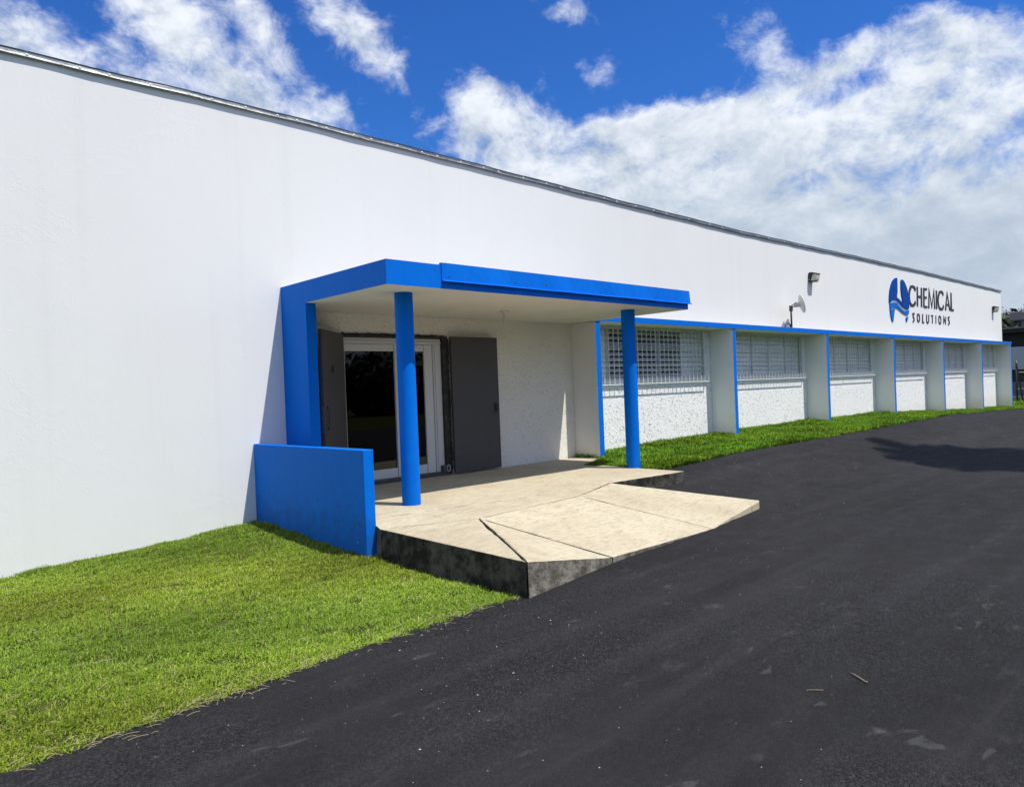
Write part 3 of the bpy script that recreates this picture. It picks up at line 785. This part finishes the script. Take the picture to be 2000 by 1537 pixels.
obj('clamp', MB().lathe([(0, -.09), (.045, -.09), (.045, .05), (0, .05)], pt - Vector((0, 0, .02)), (0, 0, 1), 10).tube([pt + Vector((-.06, 0, .0)), pt + Vector((.02, -.05, .05)), hub - ax * .06 + Vector((0, 0, .07))], .012, 6), 'steel', DA)
cb = [pb + Vector((-.16 + .155 * math.cos(q) * 1.0, .02, .02 + .11 * max(0, math.sin(q)))) for q in np.linspace(0, math.pi, 14)]
obj('cable', MB().tube(cb, .016, 8), 'black', DA, smooth=True)
BL = empty('ceiling_lamp', U(.836, .8857, SOF)); tag(BL, 'bare spiral bulb in a white holder under the canopy', 'lamp')
c = Vector(U(.836, .8857, SOF))
obj('holder', MB().lathe([(0, -.0005), (.062, -.0005), (.060, -.014), (.030, -.034), (.024, -.05), (.027, -.055), (.027, -.085), (.020, -.09), (0, -.09)], c, n=20), 'porc', BL, smooth=True)
obj('bulb', MB().tube([c + Vector((.022 * math.cos(q), .022 * math.sin(q), -.09 - q * .0042)) for q in np.linspace(0, 6.28 * 3, 48)], .0065, 6), 'porc', BL, smooth=True)

# ------------------------------------------------------------------ grass
def blades(name, pts, hmin, hmax, wid, lean, pal, label, drift=None):
    """pts: (n,3) roots in metres; each blade two quads + tip, bent"""
    n = len(pts); a = RNG.uniform(0, 2 * np.pi, n); h = RNG.uniform(hmin, hmax, n) if np.isscalar(hmin) else hmin * RNG.uniform(.7, 1.3, n)
    l = RNG.uniform(lean[0], lean[1], n); w = wid * RNG.uniform(.7, 1.35, n)
    if drift is not None: a = np.where(RNG.random(n) < .45, RNG.normal(drift, .6, n), a)
    d = np.stack([np.cos(a), np.sin(a), np.zeros(n)], 1); side = np.stack([-np.sin(a + RNG.normal(0, .7, n)), np.cos(a), np.zeros(n)], 1)
    up = np.array([0, 0, 1.])
    p0 = pts; p1 = pts + d * (h * l * .35)[:, None] + up * (h * .6)[:, None] * np.sqrt(np.clip(1 - (l * .35) ** 2, .2, 1))[:, None]
    p2 = pts + d * (h * l)[:, None] + up * (h * np.clip(1.05 - l * .55, .25, 1))[:, None]
    V = np.empty((n, 5, 3)); V[:, 0] = p0 - side * w[:, None]; V[:, 1] = p0 + side * w[:, None]
    V[:, 2] = p1 - side * (w * .8)[:, None]; V[:, 3] = p1 + side * (w * .8)[:, None]; V[:, 4] = p2
    me = bpy.data.meshes.new(name); nv = n * 5
    me.vertices.add(nv); me.vertices.foreach_set('co', V.reshape(-1))
    base = (np.arange(n) * 5)[:, None]
    quads = (base + np.array([[0, 1, 3, 2]])); tris = (base + np.array([[2, 3, 4]]))
    loops = np.concatenate([quads, tris], 1).reshape(-1)
    me.loops.add(len(loops)); me.loops.foreach_set('vertex_index', loops.astype(np.int32))
    starts = np.stack([np.arange(n) * 7, np.arange(n) * 7 + 4], 1).reshape(-1)
    me.polygons.add(2 * n); me.polygons.foreach_set('loop_start', starts.astype(np.int32))
    me.update(calc_edges=True)
    pal = np.array(pal); k = RNG.integers(0, len(pal), n); cc = pal[k] * RNG.uniform(.75, 1.25, (n, 1))
    low = .5 + .5 * np.sin(pts[:, 0] * 1.9 + 1.3 * np.sin(pts[:, 1] * 1.4)) * np.sin(pts[:, 1] * 2.3 + pts[:, 0] * .6)
    cc = cc * (.72 + .5 * low[:, None]) * (1 + np.array([.10, .02, 0]) * np.sin(pts[:, :1] * .9 + pts[:, 1:2] * 1.7))
    at = me.color_attributes.new('tint', 'FLOAT_COLOR', 'POINT')
    C4 = np.ones((n, 5, 4)); C4[:, :, :3] = cc[:, None, :]
    at.data.foreach_set('color', C4.reshape(-1))
    me.materials.append(M['blade'])
    o = bpy.data.objects.new(name, me); COL.objects.link(o); tag(o, label, 'grass', kind='stuff'); WO[o] = Vector()
    return o


def clump(x, y, f): return .5 + .25 * np.sin(x * f * 1.3 + 2 * np.sin(y * f * .7)) + .25 * np.sin(y * f * 1.7 + 1.5 * np.sin(x * f * .9))


def scatter(n, x0, x1, ylo, yhi, dense=None):
    x = RNG.uniform(x0, x1, n); lo = ylo(x); hi = yhi(x); y = lo + (hi - lo) * RNG.random(n)
    return x, y
PAL = [(.155, .245, .018), (.20, .30, .024), (.11, .185, .014), (.25, .33, .040), (.05, .09, .010), (.29, .30, .09), (.135, .215, .016), (.17, .27, .020)]
x, y = scatter(660000, -.02, .459, lambda x: np.maximum(edge(x) - .004 + .002 * np.sin(x * 300), .44), lambda x: np.full_like(x, .9995))
X1, Y1 = x * S, y * S
tuft = clump(X1, Y1, 5.3) * .5 + clump(X1 + 3, Y1 * 1.3, 11.7) * .5
keep = (x > .058 + (y - .46) * .10 - .05) & (RNG.random(len(x)) < .04 + 1.5 * tuft ** 1.4)
x, y, tuft = x[keep], y[keep], tuft[keep]
near_wall = sms((.995 - y) / .09); near_lw = sms((.45 - x) / .03)
hh = .011 + .026 * tuft * (.5 + clump(x * S, y * S, 1.5)) + .028 * RNG.random(len(x)) ** 9 + .035 * (1 - near_wall) * clump(x * S, y * S, 3.1) + .035 * (1 - near_lw) * (y > .70)
pts = np.stack([x * S, y * S, (G(x, y) + Z0) * S - .008], 1)
blades('grass', pts, hh, 0, .0025, (.5, 1.9), PAL, 'mown lawn between the white wall and the driveway edge', drift=.6)
x, y = scatter(60000, -1.2, .0, lambda x: edge(x), lambda x: np.full_like(x, .9995))
blades('grass', np.stack([x * S, y * S, (G(x, y) + Z0) * S - .008], 1), .03, .06, .006, (.35, 1.4), PAL, 'lawn running on along the white wall to the left')
x, y = scatter(330000, 1.035, 4.47, lambda x: edge(x) - .003 + .002 * np.sin(x * 210), lambda x: np.full_like(x, 1.012))
x = 1.035 + (x - 1.035) * ((x - 1.035) / 3.435) ** .55
lo = edge(x) - .003; y = lo + (1.012 - lo) * RNG.random(len(x))
out = ~((x < 1.141) & (y > .905 + (x - 1.065) * .4)) & ~((x < 1.045) & (y < .86))
x, y = x[out], y[out]
nw = sms((1.0 - y) / .08)
hh = .03 + .055 * clump(x * S, y * S, 1.2) + .05 * clump(x * S, y * S, 6.1) ** 2 + .05 * (1 - nw) + .07 * np.exp(-((x - 1.16) / .05) ** 2)
PAL2 = [(.125, .26, .012), (.17, .31, .018), (.09, .19, .010), (.22, .35, .035), (.065, .14, .010)]
blades('grass', np.stack([x * S, y * S, (G(x, y) + Z0) * S - .008], 1), hh, 0, .0050, (.3, 1.2), PAL2, 'grass strip along the foot of the window wall')
x, y = scatter(26000, 4.125, 5.65, lambda x: np.full_like(x, .2), lambda x: np.full_like(x, 1.6))
blades('grass', np.stack([x * S, y * S, (G(x, y) + Z0) * S - .015], 1), .07, .15, .014, (.2, 1.1), PAL2, 'far grass between kerb and dark building')
# moss and weeds at the foot of the porch, clippings dropped on the asphalt edge
mb = MB()
for k in range(230):
    x = random.choice((.08, .13, .17, .2, .24, .33, .40)) + random.gauss(0, .03); y = float(edge(x)) + random.gauss(-.003, .007); a = random.gauss(.15, .9); l = random.uniform(.02, .11)
    p = Vector(U(x, y, float(G(x, y)))); p.z += random.uniform(.004, .02); d = Vector((math.cos(a), math.sin(a), random.uniform(-.03, .12))) * l
    mb.tube([p, p + d * .5 + Vector((0, 0, .005)), p + d], .0012, 4)
for k in range(160):
    x = random.uniform(.06, .45); y = random.uniform(float(edge(x)), .95); a = random.uniform(0, 6.28); l = random.uniform(.03, .09)
    p = Vector(U(x, y, float(G(x, y)))); p.z += random.uniform(.025, .04); d = Vector((math.cos(a), math.sin(a), .1)) * l
    mb.tube([p, p + d], .0014, 4)
tag(obj('grass_clippings', mb, 'straw'), 'dry straw clippings along the lawn edge', 'clippings', kind='stuff')
mb = MB()
ico = [(0, 0, 1), (.9, 0, .3), (.28, .85, .3), (-.72, .53, .3), (-.72, -.53, .3), (.28, -.85, .3), (0, 0, -.4)]
icf = [(0, 1, 2), (0, 2, 3), (0, 3, 4), (0, 4, 5), (0, 5, 1), (6, 2, 1), (6, 3, 2), (6, 4, 3), (6, 5, 4), (6, 1, 5)]
for k in range(650):
    x = random.uniform(.08, 1.0) ** 1.0 * random.choice((1, 1, 2.2, 3.2)); e = float(edge(x)); y = e - abs(random.gauss(0, .16)) - .004
    if y < .02 or (x > .455 and x < 1.03 and y > .46): continue
    r = random.choice((.002, .003, .003, .004, .006)) * (1 if x < 1 else 1.5); p = Vector(U(x, y, float(G(x, y)))); s1 = random.uniform(.6, 1.5)
    q = random.uniform(0, 6.28)
    mb.add([(p.x + r * (v[0] * math.cos(q) - v[1] * math.sin(q)) * s1, p.y + r * (v[0] * math.sin(q) + v[1] * math.cos(q)), p.z + r * v[2] * .8) for v in ico], icf)
tag(obj('pebbles', mb, 'pebble'), 'loose pale grit scattered over the asphalt', 'pebbles', kind='stuff')
tw = obj('twig', MB().tube([(4.19, 1.72, .006), (4.165, 1.69, .012), (4.14, 1.65, .010), (4.115, 1.615, .007), (4.105, 1.60, .012)], .0032, 6, r1=.0050), 'dry', smooth=True)
tag(tw, 'curved dry twig lying on the open asphalt', 'twig', 'twigs on the asphalt')
tw = obj('twig', MB().tube([(3.815, 1.80, .005), (3.82, 1.785, .008), (3.84, 1.765, .007), (3.865, 1.735, .006)], .0022, 6).tube([(3.815, 1.80, .005), (3.80, 1.79, .006)], .0018, 6), 'dry', smooth=True)
tag(tw, 'short straight twig with a hooked end on the asphalt', 'twig', 'twigs on the asphalt')

# ------------------------------------------------------------------ trees
def leaf_cloud(name, centres, n, size, pal, parent=None, flat=.6, core=0):
    mb = MB(); vs = np.empty((n, 4, 3)); cs = np.empty((n, 4, 4)); pal = np.array(pal)
    for i in range(n):
        c, r = centres[random.randrange(len(centres))]
        d = Vector((random.gauss(0, 1), random.gauss(0, 1), random.gauss(0, 1))).normalized() * (random.random() ** .4)
        p = Vector(c) + Vector((d.x * r[0], d.y * r[1], d.z * r[2]))
        nrm = (d + Vector((random.gauss(0, .6), random.gauss(0, .6), random.gauss(.3, .6)))).normalized()
        a = nrm.orthogonal().normalized(); b_ = nrm.cross(a); q = random.uniform(0, 6.28)
        a, b_ = a * math.cos(q) + b_ * math.sin(q), b_ * math.cos(q) - a * math.sin(q)
        s1 = size * random.uniform(.6, 1.4); s2 = s1 * flat
        vs[i] = [p - a * s1, p - b_ * s2, p + a * s1, p + b_ * s2]
        cs[i, :, :3] = pal[random.randrange(len(pal))] * random.uniform(.7, 1.3); cs[i, :, 3] = 1
    me = bpy.data.meshes.new(name); o0 = WO[parent] if parent else Vector()
    me.from_pydata((vs.reshape(-1, 3) - np.array(o0)).tolist(), [], [(4 * i, 4 * i + 1, 4 * i + 2, 4 * i + 3) for i in range(n)])
    if core:
        cv, cf = [], []
        for c, r in centres:
            o = 4 * n + len(cv)
            for a in range(7):
                for b_ in range(10):
                    p, q = math.pi * a / 6, 2 * math.pi * b_ / 10; k = core * random.uniform(.85, 1.15)
                    cv.append((c[0] + r[0] * k * math.sin(p) * math.cos(q), c[1] + r[1] * k * math.sin(p) * math.sin(q), c[2] + r[2] * k * math.cos(p) - .3))
            cf += [(o + a * 10 + b_, o + a * 10 + (b_ + 1) % 10, o + a * 10 + 10 + (b_ + 1) % 10, o + a * 10 + 10 + b_) for a in range(6) for b_ in range(10)]
        me.clear_geometry()
        me.from_pydata((vs.reshape(-1, 3) - np.array(o0)).tolist() + cv, [], [(4 * i, 4 * i + 1, 4 * i + 2, 4 * i + 3) for i in range(n)] + cf)
        cs = np.concatenate([cs.reshape(-1, 4), np.tile(np.array([[*pal[-1], 1]]), (len(cv), 1))])
    at = me.color_attributes.new('tint', 'FLOAT_COLOR', 'POINT'); at.data.foreach_set('color', cs.reshape(-1))
    me.materials.append(M['leaf']); o = bpy.data.objects.new(name, me); COL.objects.link(o); WO[o] = Vector(o0)
    if parent: o.parent = parent
    return o


DRK = [(.050, .048, .036), (.075, .070, .050), (.030, .029, .024), (.16, .14, .085)]
TB = Vector(U(6.9, 1.42, -.187)); T1 = empty('broadleaf_tree', TB)
tag(T1, 'dark dry-leaved tree rising behind the dark building', 'tree')
mb = MB().tube([TB, TB + Vector((.1, .1, 1.5)), TB + Vector((0, .2, 3.2))], .22, 8, r1=.12)
cen = []
for k in range(11):
    a = k * 2.4; rr = random.uniform(.6, 3.0); p = TB + Vector((rr * math.cos(a), rr * math.sin(a) * 1.2, random.uniform(3.6, 5.4)))
    mb.tube([TB + Vector((0, .2, 2.4 + .05 * k)), TB.lerp(p, .55) + Vector((0, 0, 1.2)), p], .07, 5, r1=.02)
    cen.append((p, (1.2, 1.3, 1.0)))
cen.append((TB + Vector((0, 0, 2.6)), (2.4, 3.2, 1.3)))
obj('trunk', mb, 'bark', T1)
leaf_cloud('crown', cen, 9000, .10, DRK, T1, .4)

# palm that throws the frond shadow on the drive; it stands out of frame on the right
Hc = 7.4; SHX, SHY = 16.3, 3.85
PB = Vector((SHX + SUN.x / SUN.z * Hc, SHY + SUN.y / SUN.z * Hc, 0)); PT = PB + Vector((0, 0, Hc))
P1 = empty('palm_tree', PB); tag(P1, 'tall palm standing right of the view, casting its frond shadow on the asphalt', 'tree')
obj('trunk', MB().tube([PB, PB + Vector((.15, 0, 2)), PB + Vector((.1, -.1, 4.3)), PT], .19, 10, r1=.12), 'bark', P1, smooth=True)
for k in range(40):
    a = k * 2.399 + .2; elv = random.uniform(-.15, .75); ln_ = random.uniform(1.9, 2.7); mb = MB()
    prev = PT.copy(); pts_ = [prev.copy()]; dirv = Vector((math.cos(a) * math.cos(elv), math.sin(a) * math.cos(elv), math.sin(elv)))
    for s_ in range(9):
        dirv = (dirv + Vector((0, 0, -.13))).normalized(); prev = prev + dirv * ln_ / 9; pts_.append(prev.copy())
    mb.tube(pts_, .025, 4, r1=.006)
    for s_ in range(1, 10):
        p = pts_[s_]; d = (pts_[s_] - pts_[s_ - 1]).normalized(); sdv = d.cross(Vector((0, 0, 1))).normalized()
        for q in (0, .33, .66):
            for sg in (-1, 1):
                o_ = p - d * q * ln_ / 9; ll = .6 * math.sin(math.pi * (s_ - q + .6) / 10.5)
                tip = o_ + sdv * sg * ll + d * ll * .75 + Vector((0, 0, -.22 * ll))
                mb.add([tuple(o_ - d * .055), tuple(o_ + d * .055), tuple(tip)], [(0, 1, 2)])
    fo = obj('frond', mb, 'palm' if 'palm' in M else 'soil', P1)

# far wood round the lot (seen in the door glass and beyond the buildings)
cen = []
for k in range(46):
    q = -3.9 + k * .118; cen.append((Vector((18 + 46 * math.cos(q), -4 + 34 * math.sin(q), 2.6)), (3.6, 3.2, 3.6)))
for k in range(10): cen.append((Vector((78, -10 + k * 6.5, 3.0)), (3, 4.2, random.uniform(3, 4.4))))
wd = leaf_cloud('treeline', cen, 42000, .30, [(.020, .034, .010), (.032, .050, .014), (.014, .022, .008)], core=.85)
tag(wd, 'far belt of trees beyond the lot', 'trees', kind='stuff')

# ------------------------------------------------------------------ neighbours at the far right
SB = empty('dark_building', U(5.9, .7, -.187)); tag(SB, 'low charcoal building with a pale ribbed shutter beyond the kerb', 'building')
obj('wall', MB().ubox(5.7, 6.4, .2, 1.75, -.2, .268), 'charcoal', SB)
rf = MB().ubox(5.62, 6.42, .15, 1.8, .2685, .279)
obj('roof', rf, 'greyblk', SB); obj('fascia', MB().ubox(5.63, 5.6995, .16, 1.79, .246, .2683), 'charcoal', SB)
sh = obj('shutter', MB().ubox(5.690, 5.6995, .55, 1.4, .005, .152), 'shutter', SB)
for k in range(14): obj('slat', MB().ubox(5.6845, 5.6898, .552, 1.398, .0065 + k * .0104, .0150 + k * .0104), 'shutter', sh)
obj('post', MB().ubox(5.6835, 5.6844, 1.145, 1.150, .006, .151), 'steel', sh)
obj('plinth', MB().ubox(5.684, 5.6995, .25, 1.4, -.2, -.164), 'kerb', SB)
obj('panel', MB().ubox(5.690, 5.6995, .6, 1.3, -.1635, -.075), 'greyblk', SB)
GB = empty('roof_block', U(6.2, .9, .279)); tag(GB, 'stepped grey rooftop block above the charcoal building', 'building')
obj('upper_slab', MB().ubox(6.0, 6.35, .4, 1.292, .345, .397), 'greyblk', GB)
obj('lower_block', MB().ubox(6.04, 6.35, .45, 1.235, .2795, .3447), 'greyblk', GB)
FN = empty('chain_fence', U(5.3, 1.0, -.187)); tag(FN, 'dark wire fence with slanting brace beside the far blue fin', 'fence')
fx = 5.3
for y in (1.118, .86, .60, .34): obj('post', MB().tube([U(fx, y, -.2), U(fx, y, .058)], .045, 8), 'steel', FN, smooth=True)
obj('brace', MB().tube([U(fx, 1.118, .05), U(fx - .02, 1.085, -.19)], .04, 6), 'black', FN)
for z in (-.012, -.112): obj('rail', MB().tube([U(fx, 1.118, z), U(fx, .34, z)], .028, 6), 'alu', FN, smooth=True)
mb = MB()
for k in range(70):
    y = 1.112 - k * .022 * .5
    for sg in (1, -1):
        y2 = y - .085 if sg > 0 else y + .085
        if .34 <= min(y, y2) and max(y, y2) <= 1.118: mb.tube([U(fx, y, -.18), U(fx, y2, -.012)], .006, 3, cap=False)
obj('wire_mesh', mb, 'black', FN, kind='stuff')
